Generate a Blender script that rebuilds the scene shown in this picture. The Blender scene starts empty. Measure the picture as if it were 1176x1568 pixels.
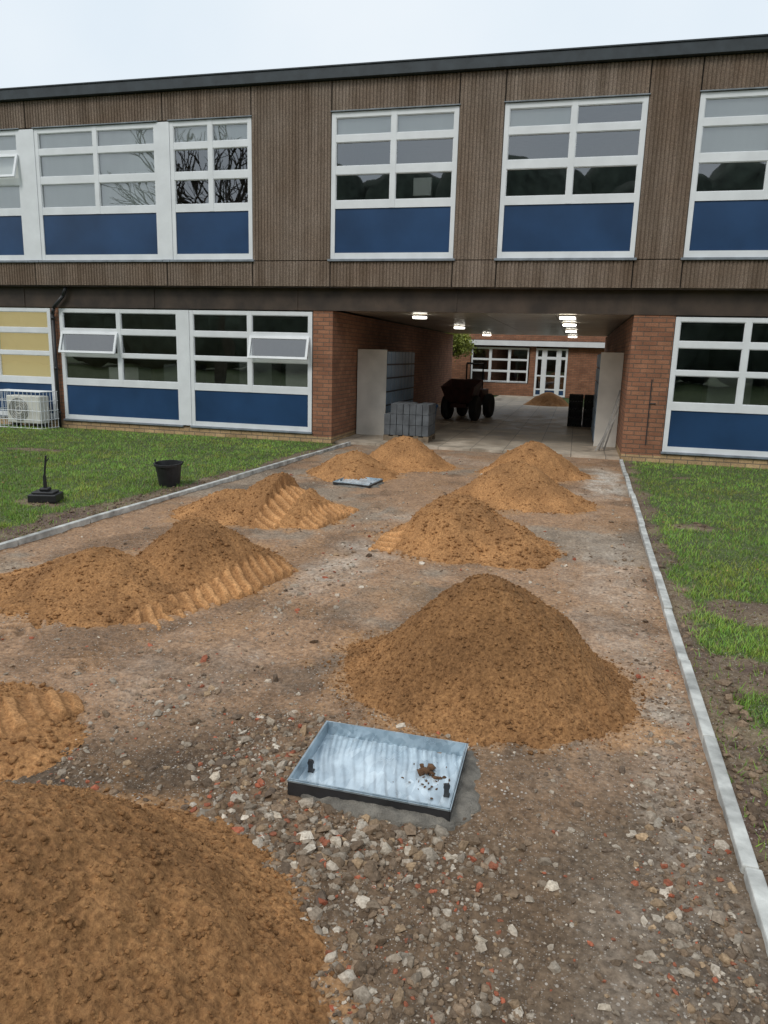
import bpy, math, random
import numpy as np
from mathutils import Matrix, Vector
rng=np.random.default_rng(7); random.seed(7)
scene=bpy.context.scene
COL=scene.collection
# ---------------------------------------------------------------- noise
def h2(ix,iy,s):
    n=(ix.astype(np.int64)*374761393+iy.astype(np.int64)*668265263+s*144269504)&0xffffffff
    n=((n^(n>>13))*1274126177)&0xffffffff
    n=((n^(n>>15))*668265263)&0xffffffff
    return ((n^(n>>16))&0xffff)/65535.0
def vn(x,y,s=0):
    xi=np.floor(x);yi=np.floor(y);fx=x-xi;fy=y-yi
    fx=fx*fx*fx*(fx*(fx*6-15)+10);fy=fy*fy*fy*(fy*(fy*6-15)+10)
    a=h2(xi,yi,s);b=h2(xi+1,yi,s);c=h2(xi,yi+1,s);d=h2(xi+1,yi+1,s)
    return (a+(b-a)*fx+(c-a)*fy+(a-b-c+d)*fx*fy)*2-1
def fbm(x,y,sc,o=3,s=0,g=.5):
    t=0;a=1;q=0
    for i in range(o):
        c,sn=math.cos(.6*i+.3),math.sin(.6*i+.3)
        t=t+a*vn((x*c-y*sn)*sc+17.3*i,(x*sn+y*c)*sc-9.1*i,s+i*13);q+=a;a*=g;sc*=2.03
    return t/q
def sst(a,b,x):
    t=np.clip((x-a)/(b-a),0,1);return t*t*(3-2*t)
# ---------------------------------------------------------------- materials
def newmat(name):
    m=bpy.data.materials.new(name);m.use_nodes=True
    nt=m.node_tree;b=nt.nodes['Principled BSDF'];return m,nt,b
def N(nt,t,**k):
    n=nt.nodes.new(t)
    for a,v in k.items(): setattr(n,a,v)
    return n
def mixc(nt,fac,a,b,mode='MIX'):
    n=nt.nodes.new('ShaderNodeMix');n.data_type='RGBA';n.blend_type=mode
    for i,v in ((0,fac),(6,a),(7,b)):
        if hasattr(v,'is_linked') or hasattr(v,'links'): nt.links.new(v,n.inputs[i])
        else:
            n.inputs[i].default_value=(v if i==0 else (*v,1))
    return n.outputs[2]
def ramp(nt,src,a,b,lo=0.,hi=1.):
    n=nt.nodes.new('ShaderNodeMapRange');n.inputs[1].default_value=a;n.inputs[2].default_value=b
    n.inputs[3].default_value=lo;n.inputs[4].default_value=hi
    nt.links.new(src,n.inputs[0]);return n.outputs[0]
def coords(nt,scale=(1,1,1)):
    tc=nt.nodes.new('ShaderNodeTexCoord');mp=nt.nodes.new('ShaderNodeMapping');mp.inputs['Scale'].default_value=scale
    nt.links.new(tc.outputs['Object'],mp.inputs[0]);return mp.outputs[0]
def noise(nt,co,sc,det=4,rough=.55):
    n=N(nt,'ShaderNodeTexNoise');n.inputs['Scale'].default_value=sc;n.inputs['Detail'].default_value=det;n.inputs['Roughness'].default_value=rough
    nt.links.new(co,n.inputs['Vector']);return n.outputs[0]
def bump(nt,b,h,st,dist):
    n=N(nt,'ShaderNodeBump');n.inputs['Strength'].default_value=st;n.inputs['Distance'].default_value=dist
    nt.links.new(h,n.inputs['Height']);nt.links.new(n.outputs[0],b.inputs['Normal'])
def simple(name,col,rough=.6,var=.25,sc=8,metal=0,bs=.15,bd=.002,spec=.5,streak=False):
    m,nt,b=newmat(name);co=coords(nt,(1,1,.18) if streak else (1,1,1));n=noise(nt,co,sc,4)
    c2=tuple(c*(1-var) for c in col);c1=tuple(min(1,c*(1+var*.6)) for c in col)
    nt.links.new(mixc(nt,ramp(nt,n,.3,.7),c2,c1),b.inputs['Base Color'])
    b.inputs['Roughness'].default_value=rough;b.inputs['Metallic'].default_value=metal;b.inputs['Specular IOR Level'].default_value=spec
    if bs>=.1: bump(nt,b,noise(nt,coords(nt),sc*12,2),bs,bd)
    return m
# --------------------------------------------------------------- mesh builder
class MB:
    def __init__(s): s.v=[];s.f=[]
    def box(s,x0,x1,y0,y1,z0,z1,M=None):
        n=len(s.v)
        P=[(x0,y0,z0),(x1,y0,z0),(x1,y1,z0),(x0,y1,z0),(x0,y0,z1),(x1,y0,z1),(x1,y1,z1),(x0,y1,z1)]
        if M is not None: P=[tuple(M@Vector(p)) for p in P]
        s.v+=P;s.f+=[tuple(n+i for i in f) for f in ((0,3,2,1),(4,5,6,7),(0,1,5,4),(1,2,6,5),(2,3,7,6),(3,0,4,7))]
    def quad(s,*P):
        n=len(s.v);s.v+=[tuple(p) for p in P];s.f.append(tuple(range(n,n+len(P))))
    def tube(s,p0,p1,r0,r1,k=8,caps=True):
        p0=Vector(p0);p1=Vector(p1);d=(p1-p0).normalized()
        a=d.orthogonal().normalized();b=d.cross(a);n=len(s.v)
        for p,r in ((p0,r0),(p1,r1)):
            for i in range(k):
                t=2*math.pi*i/k;s.v.append(tuple(p+a*math.cos(t)*r+b*math.sin(t)*r))
        for i in range(k): j=(i+1)%k;s.f.append((n+i,n+j,n+k+j,n+k+i))
        if caps: s.f.append(tuple(range(n+k-1,n-1,-1)));s.f.append(tuple(range(n+k,n+2*k)))
    def lathe(s,c,prof,k=24,M=None):
        n=len(s.v)
        for r,z in prof:
            for i in range(k):
                t=2*math.pi*i/k;p=Vector((r*math.cos(t),r*math.sin(t),z))
                if M is not None:p=M@p
                s.v.append((c[0]+p.x,c[1]+p.y,c[2]+p.z))
        for a in range(len(prof)-1):
            for i in range(k): j=(i+1)%k;s.f.append((n+a*k+i,n+a*k+j,n+(a+1)*k+j,n+(a+1)*k+i))
    def make(s,name,mat,parent=None,bevel=0,smooth=False):
        me=bpy.data.meshes.new(name);me.from_pydata(s.v,[],s.f);me.update()
        if smooth: me.polygons.foreach_set('use_smooth',[True]*len(me.polygons))
        o=bpy.data.objects.new(name,me);COL.objects.link(o);me.materials.append(mat)
        if parent: o.parent=parent
        if bevel:
            md=o.modifiers.new('b','BEVEL');md.width=bevel;md.segments=2;md.limit_method='ANGLE'
        return o
def empty(name):
    o=bpy.data.objects.new(name,None);COL.objects.link(o);return o
def npmesh(name,V,F,mat,smooth=False,col=None,parent=None):
    me=bpy.data.meshes.new(name);k=F.shape[1]
    me.vertices.add(len(V));me.vertices.foreach_set('co',V.astype(np.float32).ravel())
    me.loops.add(F.size);me.loops.foreach_set('vertex_index',F.astype(np.int32).ravel())
    me.polygons.add(len(F));me.polygons.foreach_set('loop_start',np.arange(0,F.size,k,dtype=np.int32))
    me.polygons.foreach_set('loop_total',np.full(len(F),k,dtype=np.int32))
    me.polygons.foreach_set('use_smooth',np.full(len(F),smooth))
    me.update(calc_edges=True)
    if col is not None:
        a=me.color_attributes.new('Col','FLOAT_COLOR','POINT')
        c=np.ones((len(V),4),dtype=np.float32);c[:,:3]=col;a.data.foreach_set('color',c.ravel())
    o=bpy.data.objects.new(name,me);COL.objects.link(o);me.materials.append(mat)
    if parent:o.parent=parent
    return o
def grid_faces(nx,ny):
    i=np.arange(nx-1)[None,:]+np.arange(ny-1)[:,None]*nx
    i=i.ravel();return np.stack([i,i+1,i+nx+1,i+nx],1)
# --------------------------------------------------------------- layout
YF=13.274; YU=13.074
def xl(y): return -4.54+(y-4.94)*.0608
def xr(y): return .665+(y-2)*.0135
STR=[(-3.35,2.6,-3.0,4.4,.13,.012),(-2.75,2.3,-2.35,3.9,.13,.012),(-1.95,2.9,-1.7,5.5,.12,.007),(-.1,4.5,.15,7,.12,.004),(-2.2,5.6,-2.0,8.5,.12,.006),(-3.95,3.0,-3.7,6,.12,.009),(-1.5,3.4,-1.05,5.4,.12,.006)]
def strips(x,y,L):
    z=np.zeros_like(x);m=np.zeros_like(x)
    brk=sst(-.15,.35,fbm(x,y,2.6,3,31))
    for x0,y0,x1,y1,w,a in L:
        d=math.hypot(x1-x0,y1-y0);ux,uy=(x1-x0)/d,(y1-y0)/d
        t=(x-x0)*ux+(y-y0)*uy;s=(x-x0)*uy-(y-y0)*ux
        s=s+.06*vn(t*1.5,t*0+x0*7,3)
        k=sst(w,w*.7,np.abs(s))*sst(-.1,.3,t)*sst(d+.1,d-.3,t)*(.1+.9*brk)
        ph=np.sin((t+np.abs(s)*.7)*2*math.pi/.10+1.5*vn(t*6,s*6,8))
        z=z+k*a*(np.clip(ph*1.6,-1,1)-.45);m=np.maximum(m,k)
    return z,m
MH=[(-.652,2.665,.318,.238),(-2.71,9.27,.24,.24)]
def gh(x,y):
    e=np.maximum(xl(y)-x,x-xr(y)-.055)
    lawn=sst(-.02,.04,e)*(y<YF)
    z=.018*fbm(x,y,1.1,2,5)+.015*fbm(x,y,5,3,9)+.009*fbm(x,y,24,3,21,.6)
    zs,_=strips(x,y,STR)
    near=sst(14,12.5,y)*sst(.2,.8,y)
    core=near*sst(-8,-6,x)*sst(4,2.5,x)
    zl=.022+.016*fbm(x,y,2,3,8)
    z=(z+zs)*core*(1-lawn)+zl*lawn*near
    for cx,cy,hx,hy in MH:
        ins=sst(0,-.02,np.maximum(np.abs(x-cx)-hx,np.abs(y-cy)-hy))
        z=z-.09*ins
    return z-(1-near)*.02
LAWN_DIRT=[(1.29,8.04,.26,.2),(1.28,5.3,.28,.24),(-8.5,10.1,.5,.2),(1.0,4.2,.22,.3),(.84,2.4,.12,.7),(1.6,11.5,.3,.15),(-5.5,6.6,.25,.25)]
def soilmask(x,y):
    e=np.maximum(xl(y)-x,x-xr(y)-.06)
    n=fbm(x,y,3.2,3,77)
    w=np.where(x>0,.10+.10*sst(5,3.6,y),.28+.25*sst(9,6,y))
    s=sst(w+.10,w-.04,e+n*.16)
    for cx,cy,rx,ry in LAWN_DIRT:
        d=np.sqrt(((x-cx)/rx)**2+((y-cy)/ry)**2)+n*.6
        s=np.maximum(s,sst(1.1,.75,d))
    s=np.maximum(s,(x>0)*sst(4.6,3.6,y)*sst(.1,.35,fbm(x,y,4,3,79)+.04))
    return s
# --------------------------------------------------------------- ground
gm,nt,b=newmat('ground_mat')
vc=N(nt,'ShaderNodeVertexColor',layer_name='Col');co=coords(nt)
n1=noise(nt,co,38,6,.68);n2=noise(nt,co,7,3)
c=mixc(nt,ramp(nt,n1,.3,.72),(.42,.40,.38),(1.5,1.5,1.48))
base=mixc(nt,1.,vc.outputs[0],c,'MULTIPLY')
def speck(sc,th,rad):
    n=N(nt,'ShaderNodeTexVoronoi');n.inputs['Scale'].default_value=sc;nt.links.new(co,n.inputs['Vector'])
    sep=N(nt,'ShaderNodeSeparateColor');nt.links.new(n.outputs['Color'],sep.inputs[0])
    m1=N(nt,'ShaderNodeMath',operation='GREATER_THAN');nt.links.new(sep.outputs[0],m1.inputs[0]);m1.inputs[1].default_value=th
    m2=N(nt,'ShaderNodeMath',operation='LESS_THAN');nt.links.new(n.outputs['Distance'],m2.inputs[0]);m2.inputs[1].default_value=rad
    m3=N(nt,'ShaderNodeMath',operation='MULTIPLY');nt.links.new(m1.outputs[0],m3.inputs[0]);nt.links.new(m2.outputs[0],m3.inputs[1])
    return m3.outputs[0],sep.outputs[1]
s1,c1=speck(75,.74,.38);s2,c2=speck(150,.7,.36)
m4b=N(nt,'ShaderNodeMath',operation='MULTIPLY');nt.links.new(s1,m4b.inputs[0]);nt.links.new(ramp(nt,n2,.42,.6),m4b.inputs[1])
fin=mixc(nt,m4b.outputs[0],base,mixc(nt,c1,(.17,.14,.11),(.52,.46,.40)))
m4c=N(nt,'ShaderNodeMath',operation='MULTIPLY');nt.links.new(s2,m4c.inputs[0]);nt.links.new(ramp(nt,n2,.35,.55,.9,.3),m4c.inputs[1])
fin=mixc(nt,m4c.outputs[0],fin,mixc(nt,c2,(.13,.10,.08),(.55,.50,.44)))
nt.links.new(fin,b.inputs['Base Color']);b.inputs['Roughness'].default_value=.85;b.inputs['Specular IOR Level'].default_value=.3
add=N(nt,'ShaderNodeMath',operation='ADD');nt.links.new(n1,add.inputs[0]);nt.links.new(s1,add.inputs[1]);
bump(nt,b,add.outputs[0],.9,.010)
xs=np.concatenate([-np.geomspace(12,400,24)[::-1],np.arange(-11.5,-5.2,.12),np.arange(-5.2,1.5,.0135),np.arange(1.5,6,.1),np.geomspace(6.5,400,24)])
ys=[1.0]
while ys[-1]<14: ys.append(ys[-1]+max(.009,.0055*ys[-1]))
ys=np.concatenate([-np.geomspace(1,400,24)[::-1],np.arange(-.8,1.0,.1),np.array(ys),np.arange(14.2,36,.5),np.geomspace(37,600,24)])
X,Y=np.meshgrid(xs,ys);x=X.ravel();y=Y.ravel()
z=gh(x,y)
e=np.maximum(xl(y)-x,x-xr(y)-.055);lawn=((e>0)&(y<YF+.3))|(y>27.2)|(y<.3)|(x>9)|(x<-12)
zs,tm=strips(x,y,STR)
L=lambda *c:np.array(c)[None,:]
n=fbm(x,y,.9,4,41)[:,None];nf=fbm(x,y,5,3,43)[:,None]
tan=L(.35,.215,.128);grey=L(.30,.232,.172);dark=L(.130,.088,.055);chalk=L(.58,.52,.45);sandy=L(.43,.24,.112)
c=tan+(grey-tan)*sst(-.15,.45,n+.4*nf)
nd=sst(3.7,2.2,y+.7*fbm(x,y,1.3,3,51)-.25*(x+.5))[:,None]
c=c+(dark-c)*nd*.9
ch=np.zeros_like(x)
for cx,cy,rx,ry,a in [(-1.75,5.6,.3,1.2,.6),(.5,10.8,.28,1.3,.95),(.35,5.5,.3,2.6,.3),(-1.9,3.3,.5,.5,.25),(-.4,9.6,1,.5,.35),(.5,3.4,.2,1.,.35),(-2.0,12,1.5,.6,.3),(.4,2.0,.3,.6,.2),(-1.3,7.6,.8,.4,.4)]:
    ch=np.maximum(ch,a*sst(1.3,.3,np.sqrt(((x-cx)/rx)**2+((y-cy)/ry)**2)+.6*fbm(x,y,4,4,61)))
ch*=.5+.5*sst(-.3,.3,fbm(x,y,14,3,63))
c=c+(chalk-c)*(ch[:,None])
c=c+(L(.36,.215,.12)-c)*(tm[:,None]*.5)
c=c*(1+22*np.clip(zs,-.02,.01))[:,None]  # occlusion-like shade painted into the colour: tread grooves darker, ridges lighter
wetp=sst(.05,.4,fbm(x,y,1.9,4,57))[:,None]*(1-ch[:,None]);c=c*(1-.34*wetp)
c=c*(1+.24*fbm(x,y,11,3,59))[:,None]
PILES=[
 dict(l=[(-1.48,1.33,.86,.80,.515)],r=.0055,k=.16),
 dict(l=[(-.36,3.72,.77,.64,.565)],r=.0065,k=.06),
 dict(l=[(-3.2,4.38,.70,.58,.29),(-2.74,5.0,.62,.68,.43)],r=.009,k=.07,t=[(-2.52,3.80,-2.12,5.3,.13,.014)]),
 dict(l=[(-3.42,6.98,.58,.52,.27),(-2.95,7.2,.66,.66,.43)],r=.011,k=.1,t=[(-2.86,6.45,-2.75,7.9,.13,.019),(-2.46,6.6,-2.34,7.7,.11,.015)]),
 dict(l=[(-3.0,9.95,.60,.56,.33)],r=.018,k=.15),
 dict(l=[(-2.5,11.1,.70,.60,.46)],r=.018,k=.15),
 dict(l=[(-.98,6.6,.68,.68,.45),(-.55,6.5,.48,.50,.26)],r=.011,k=.2,t=[(-1.56,5.95,-1.46,7.0,.12,.016)]),
 dict(l=[(-.62,8.95,.74,.68,.47),(-.2,8.8,.45,.48,.25)],r=.015,k=.2),
 dict(l=[(-.54,11.05,.74,.66,.48)],r=.018,k=.2),
 dict(l=[(-2.66,2.42,.50,.42,.19)],r=.008,k=.2,t=[(-2.42,2.1,-2.26,2.95,.12,.010)]),
 dict(l=[(-.95,27.6,.85,.6,.5)],r=.04,k=.1),
]
def pdist(x,y):
    d=np.full(x.shape,9.)
    for p in PILES:
        for cx,cy,rx,ry,H in p['l']: d=np.minimum(d,np.sqrt(((x-cx)/rx)**2+((y-cy)/ry)**2))
    return d
pd=pdist(x,y)
c=c+(sandy-c)*(sst(1.34,1.02,pd+.35*nf[:,0])*.75)[:,None]
c=c+(sandy*.78-c)*(.38*sst(.1,.6,fbm(x,y,1.6,3,91)))[:,None]*(1-nd)
sm=soilmask(x,y)[:,None]
lc=L(.07,.10,.028)*(1+.3*nf)+(L(.16,.115,.077)*(1+.4*nf)-L(.07,.10,.028))*sm
c=np.where(lawn[:,None],lc,c)
c=np.where((lawn&((y>YF+.4)|(y<.3)))[:,None],L(.06,.095,.025)*(1+.3*n),c)
V=np.stack([x,y,z],1)
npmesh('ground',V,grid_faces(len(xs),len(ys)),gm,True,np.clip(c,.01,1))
# --------------------------------------------------------------- sand piles
sm_,nt,b=newmat('sand_mat');co=coords(nt)
n1=noise(nt,co,62,5,.7);n2=noise(nt,co,3.2,3)
c1=mixc(nt,ramp(nt,n1,.30,.70),(.175,.086,.036),(.50,.268,.116))
c3=mixc(nt,1.,c1,mixc(nt,ramp(nt,n2,.4,.62),(.82,.79,.76),(1.12,1.09,1.04)),'MULTIPLY')
vc=N(nt,'ShaderNodeVertexColor',layer_name='Col')
nt.links.new(mixc(nt,1.,c3,vc.outputs[0],'MULTIPLY'),b.inputs['Base Color']);b.inputs['Roughness'].default_value=.9;b.inputs['Specular IOR Level'].default_value=.2
bump(nt,b,n1,.9,.015)
def ico():
    t=(1+5**.5)/2
    v=np.array([(-1,t,0),(1,t,0),(-1,-t,0),(1,-t,0),(0,-1,t),(0,1,t),(0,-1,-t),(0,1,-t),(t,0,-1),(t,0,1),(-t,0,-1),(-t,0,1)],float);v/=np.linalg.norm(v[0])
    f=np.array([(0,11,5),(0,5,1),(0,1,7),(0,7,10),(0,10,11),(1,5,9),(5,11,4),(11,10,2),(10,7,6),(7,1,8),(3,9,4),(3,4,2),(3,2,6),(3,6,8),(3,8,9),(4,9,5),(2,4,11),(6,2,10),(8,6,7),(9,8,1)])
    return v,f
IV,IF=ico()
def rocks(px,py,pz,sz,flat=.7,jit=.35):
    n=len(px)
    v=IV[None]*(1+jit*rng.uniform(-1,1,(n,12,1)))
    sc=np.stack([rng.uniform(.7,1.4,n),rng.uniform(.6,1.2,n),rng.uniform(.45,1.,n)*flat/.7],1)
    v=v*sc[:,None,:]
    q=rng.normal(size=(n,4));q/=np.linalg.norm(q,axis=1)[:,None]
    w,a,b_,c_=q.T
    R=np.stack([1-2*(b_*b_+c_*c_),2*(a*b_-c_*w),2*(a*c_+b_*w),2*(a*b_+c_*w),1-2*(a*a+c_*c_),2*(b_*c_-a*w),2*(a*c_-b_*w),2*(b_*c_+a*w),1-2*(a*a+b_*b_)],1).reshape(n,3,3)
    v=np.einsum('nij,nkj->nki',R,v)*sz[:,None,None]
    v[:,:,2]*=.75
    v+=np.stack([px,py,pz],1)[:,None,:]
    F=(IF[None]+12*np.arange(n)[:,None,None]).reshape(-1,3)
    return v.reshape(-1,3),F
def strips_full(x,y,L):
    z=np.zeros_like(x);m=np.zeros_like(x)
    for x0,y0,x1,y1,w,a in L:
        d=math.hypot(x1-x0,y1-y0);ux,uy=(x1-x0)/d,(y1-y0)/d
        t=(x-x0)*ux+(y-y0)*uy;s=(x-x0)*uy-(y-y0)*ux+.03*vn(t*3,t*0,5)+.012*vn(x*22,y*22,6)
        k=sst(w*1.05,w*.93,np.abs(s))*sst(-.08,.06,t)*sst(d+.08,d-.06,t)*sst(-.55,-.25,fbm(x,y,5,2,15))
        q=((t+s*.55+.010*vn(t*9,s*9,4))/.105)%1.0
        rid=sst(0,.10,q)*sst(.60,.48,q)*2-1
        z=z+k*a*rid;m=np.maximum(m,k)
    return z,m
def pile_h(p,x,y,sd):
    n=fbm(x,y,1.6,3,sd);z=np.full(x.shape,-9.);kk=p['k'];r0=math.sqrt(kk);r1=math.sqrt(1+kk)
    for cx,cy,rx,ry,H in p['l']:
        d=np.sqrt(((x-cx)/rx)**2+((y-cy)/ry)**2)*(1+.18*n)
        zz=H*(r1-np.sqrt(d*d+kk))/(r1-r0)
        zz=np.where(zz<.07,zz*.55+.0315,zz)
        z=np.maximum(z,zz)
    cl=fbm(x,y,8,3,sd+5,.5)
    fine=fbm(x,y,36,3,sd+9,.8)
    bil=np.abs(vn(x*30,y*30,sd+2))+.6*np.abs(vn(x*63,y*63,sd+3))
    nz=.022*cl+.012*fine+.009*(.8-bil)
    if 't' in p:
        zs,m=strips_full(x,y,p['t'])
        zt=np.maximum(z,-.02)*.6+.034*sst(1.42,1.12,pdist(x,y))
        return (z+nz)*(1-m)+(zt+.006*cl+.004*fine)*m+zs
    return z+nz
for i,p in enumerate(PILES):
    L_=p['l'];x0=min(a[0]-a[2]*1.4 for a in L_);x1=max(a[0]+a[2]*1.4 for a in L_)
    y0=min(a[1]-a[3]*1.4 for a in L_);y1=max(a[1]+a[3]*1.4 for a in L_)
    r=p['r'];gx=np.arange(x0,x1,r);gy=np.arange(y0,y1,r)
    X,Y=np.meshgrid(gx,gy);x=X.ravel();y=Y.ravel()
    z=pile_h(p,x,y,100+i*7);g=gh(x,y) if i<10 else np.full(x.shape,-.0)
    F=grid_faces(len(gx),len(gy))
    keep=(z[F]>g[F]-.006).any(1);F=F[keep]
    z=np.maximum(z,g-.02)
    used=np.unique(F);mp=np.full(len(x),-1);mp[used]=np.arange(len(used))
    V=np.stack([x,y,z],1)[used];F=mp[F]
    hh=V[:,2];m=np.zeros(len(V))
    tone=(.93,.84,.97,1.04,1.08,1.08,1.06,1.06,1.08,1.0,1.)[i]
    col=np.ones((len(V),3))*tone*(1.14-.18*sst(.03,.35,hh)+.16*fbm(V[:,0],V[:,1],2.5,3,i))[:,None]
    fn=np.abs(vn(V[:,0]*30,V[:,1]*30,100+i*7+2))
    col*=(1.06-.14*sst(.3,.9,fn))[:,None]
    if 't' in p:
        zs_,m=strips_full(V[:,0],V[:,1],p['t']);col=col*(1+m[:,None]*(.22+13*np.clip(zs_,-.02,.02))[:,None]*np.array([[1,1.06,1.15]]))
    nc=[8500,7000,3000,1600,400,400,1500,700,500,600,0][i]
    if nc:
        cand=np.where(m<.2)[0];idx=cand[rng.integers(0,len(cand),nc)];B=V[idx]
        sz=rng.lognormal(math.log(.0040 if i<2 else (.006 if i<4 else .009)),.5,nc);sz=np.clip(sz,.0022,.014 if i<2 else .020)
        cv,cf=rocks(B[:,0],B[:,1],B[:,2]+sz*.2,sz,.8,.22)
        ns=nc//5;a=rng.uniform(0,6.283,ns);lo=[L_[j] for j in rng.integers(0,len(L_),ns)];lo=np.array(lo);dd=1+np.abs(rng.normal(0,.10,ns))
        sx=lo[:,0]+lo[:,2]*dd*np.cos(a);sy=lo[:,1]+lo[:,3]*dd*np.sin(a);s2=sz[:ns]
        ci=(np.abs(sx+.652)<.35)&(np.abs(sy-2.665)<.27);s2=np.where(ci,.0005,s2)
        cv2,cf2=rocks(sx,sy,gh(sx,sy)+s2*.3,s2,.8,.3)
        cc=tone*np.repeat(rng.uniform(.8,1.15,nc+ns),12)[:,None]*np.ones((1,3))
        tri=np.concatenate([F[:,[0,1,2]],F[:,[0,2,3]]])
        F=np.concatenate([tri,cf+len(V),cf2+len(V)+len(cv)]);V=np.concatenate([V,cv,cv2]);col=np.concatenate([col,cc])
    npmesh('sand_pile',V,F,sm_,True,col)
# --------------------------------------------------------------- gravel
gv,nt,b=newmat('gravel_mat');vc=N(nt,'ShaderNodeVertexColor',layer_name='Col');co=coords(nt)
nn=noise(nt,co,90,4,.7)
nt.links.new(mixc(nt,1.,vc.outputs[0],mixc(nt,ramp(nt,nn,.3,.7),(.55,.52,.48),(1.25,1.25,1.25)),'MULTIPLY'),b.inputs['Base Color'])
b.inputs['Roughness'].default_value=.8;b.inputs['Specular IOR Level'].default_value=.3;bump(nt,b,nn,.5,.003)
NS=120000
yy=1/rng.uniform(1/13.2,1/1.2,NS);xx=rng.uniform(-4.6,.8,NS)
pat=fbm(xx,yy,2.4,3,205)
den=.05+.16*sst(-.0,.5,fbm(xx,yy,1.4,3,201))+sst(3.4,2.4,yy)*(.05+.30*sst(0,.45,pat))
def blob(cx,cy,rx,ry,a):
    global den
    den=np.maximum(den,a*sst(1.3,.4,np.sqrt(((xx-cx)/rx)**2+((yy-cy)/ry)**2)+.3*pat))
blob(-.65,2.2,.55,.30,.9);blob(-1.15,2.7,.36,.45,.95);blob(.48,2.6,.16,1.4,.7);blob(-.4,1.75,.4,.35,.45);blob(-1.75,3.1,.5,.4,.35);blob(-1.7,5.3,.35,1.2,.5);blob(.55,5.5,.13,4,.5)
blob(.58,3.2,.09,1.8,.85);blob(-.95,2.2,.3,.35,1.);blob(-1.7,7.0,.4,1,.3)
ok=(rng.uniform(0,1,NS)<den)&(xx>xl(yy)+.05)&(xx<xr(yy)-.02)&(pdist(xx,yy)>.97)
ok&=~((xx>-.99)&(xx<-.29)&(yy>2.39)&(yy<2.93))
xx=xx[ok];yy=yy[ok];n=len(xx)
sz=rng.lognormal(math.log(.0050),.60,n);
big=np.exp(-(((xx+.85)/.6)**2+((yy-2.3)/.5)**2));sz*=1+1.1*big*rng.uniform(0,1,n)
sz=np.clip(sz*(1+.05*yy),.0022,.030)
zz=gh(xx,yy)+sz*.08
V,F=rocks(xx,yy,zz,sz)
pal=np.array([(.60,.53,.44),(.36,.31,.25),(.28,.20,.135),(.15,.11,.08),(.40,.115,.06),(.44,.31,.19)])
pr=np.array([.17,.21,.25,.20,.07,.10]);pi=rng.choice(6,n,p=pr)
cc=pal[pi]*rng.uniform(.7,1.2,(n,1))
mud=np.clip(.2+sst(3.6,2.2,yy)[:,None]*.3,0,1)*rng.uniform(0,1.6,(n,1));mud=np.clip(mud,0,.9);mud[pi==4]*=.5;cc=cc*(1-mud)+np.where(yy[:,None]<3,np.array([[.17,.118,.075]]),np.array([[.30,.20,.125]]))*mud
cc=np.repeat(cc,12,0)
hx=np.array([-.52,-.60,-.44,-.70,-.95,-1.12,-.30,.05,-.62,-.15,-1.25,-.8,-.35,.2,-1.3,-1.15,.3,-.2]);hy=np.array([2.22,2.25,2.23,2.20,2.27,2.6,2.25,2.2,1.6,1.9,2.9,2.05,1.45,1.75,2.45,2.35,2.4,1.35])
hs=np.array([.040,.022,.026,.030,.024,.026,.02,.022,.024,.018,.026,.022,.026,.018,.022,.024,.018,.026])
V2,F2=rocks(hx,hy,gh(hx,hy)+hs*.2,hs,.6,.45)
c2=np.repeat(np.array([(.56,.48,.38)])*rng.uniform(.55,1.1,(len(hx),1)),12,0)
npmesh('gravel',np.concatenate([V,V2]),np.concatenate([F,F2+len(V)]),gv,False,np.concatenate([cc,c2]))
n=6200
xx=np.concatenate([rng.uniform(.72,1.6,n//2),rng.uniform(-5.6,-4.5,n//2)]);yy=np.concatenate([1/rng.uniform(1/10,1/1.8,n//2),rng.uniform(5,12.5,n//2)])
k=(soilmask(xx,yy)>.4)&((xx>xr(yy)+.075)|(xx<xl(yy)-.1));xx=xx[k];yy=yy[k];n=len(xx)
sz=np.clip(rng.lognormal(math.log(.009),.5,n),.004,.035)
V,F=rocks(xx,yy,gh(xx,yy)+sz*.2,sz);npmesh('soil_clods',V,F,gv,False,np.repeat(np.array([(.17,.12,.08)])*rng.uniform(.5,1.6,(n,1)),12,0))
# --------------------------------------------------------------- grass
gr,nt,b=newmat('grass_mat');vc=N(nt,'ShaderNodeVertexColor',layer_name='Col')
nt.links.new(vc.outputs[0],b.inputs['Base Color']);b.inputs['Roughness'].default_value=.6;b.inputs['Specular IOR Level'].default_value=.3
def blades(n,x0,x1,y0,y1):
    y=1/rng.uniform(1/y1,1/y0,n);x=rng.uniform(x0,x1,n);return x,y
ax,ay=blades(200000,.70,3.6,2.0,13.2);bx,by=blades(240000,-12.5,-4.0,4.2,13.2)
x=np.concatenate([ax,bx]);y=np.concatenate([ay,by])
cl=fbm(x,y,9,2,303)
k=((x>xr(y)+.07)|(x<xl(y)-.09))&(rng.uniform(0,1,len(x))<(1.02-soilmask(x,y)*1.02+.06))&(cl+rng.uniform(-.6,.9,len(x))>-.35)
x=x[k];y=y[k];n=len(x);cl=cl[k]
h=rng.uniform(.018,.045,n)*(1+.5*cl);w=rng.uniform(.0016,.003,n)*(1+.12*y);a=rng.uniform(0,2*math.pi,n)
ln=rng.uniform(.1,1.0,n)*h;la=rng.uniform(0,2*math.pi,n);z=gh(x,y)-.004
V=np.empty((n,3,3));V[:,0]=np.stack([x-np.cos(a)*w,y-np.sin(a)*w,z],1);V[:,1]=np.stack([x+np.cos(a)*w,y+np.sin(a)*w,z],1)
V[:,2]=np.stack([x+np.cos(la)*ln,y+np.sin(la)*ln,z+h],1)
pz=fbm(x,y,.8,3,305)
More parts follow.
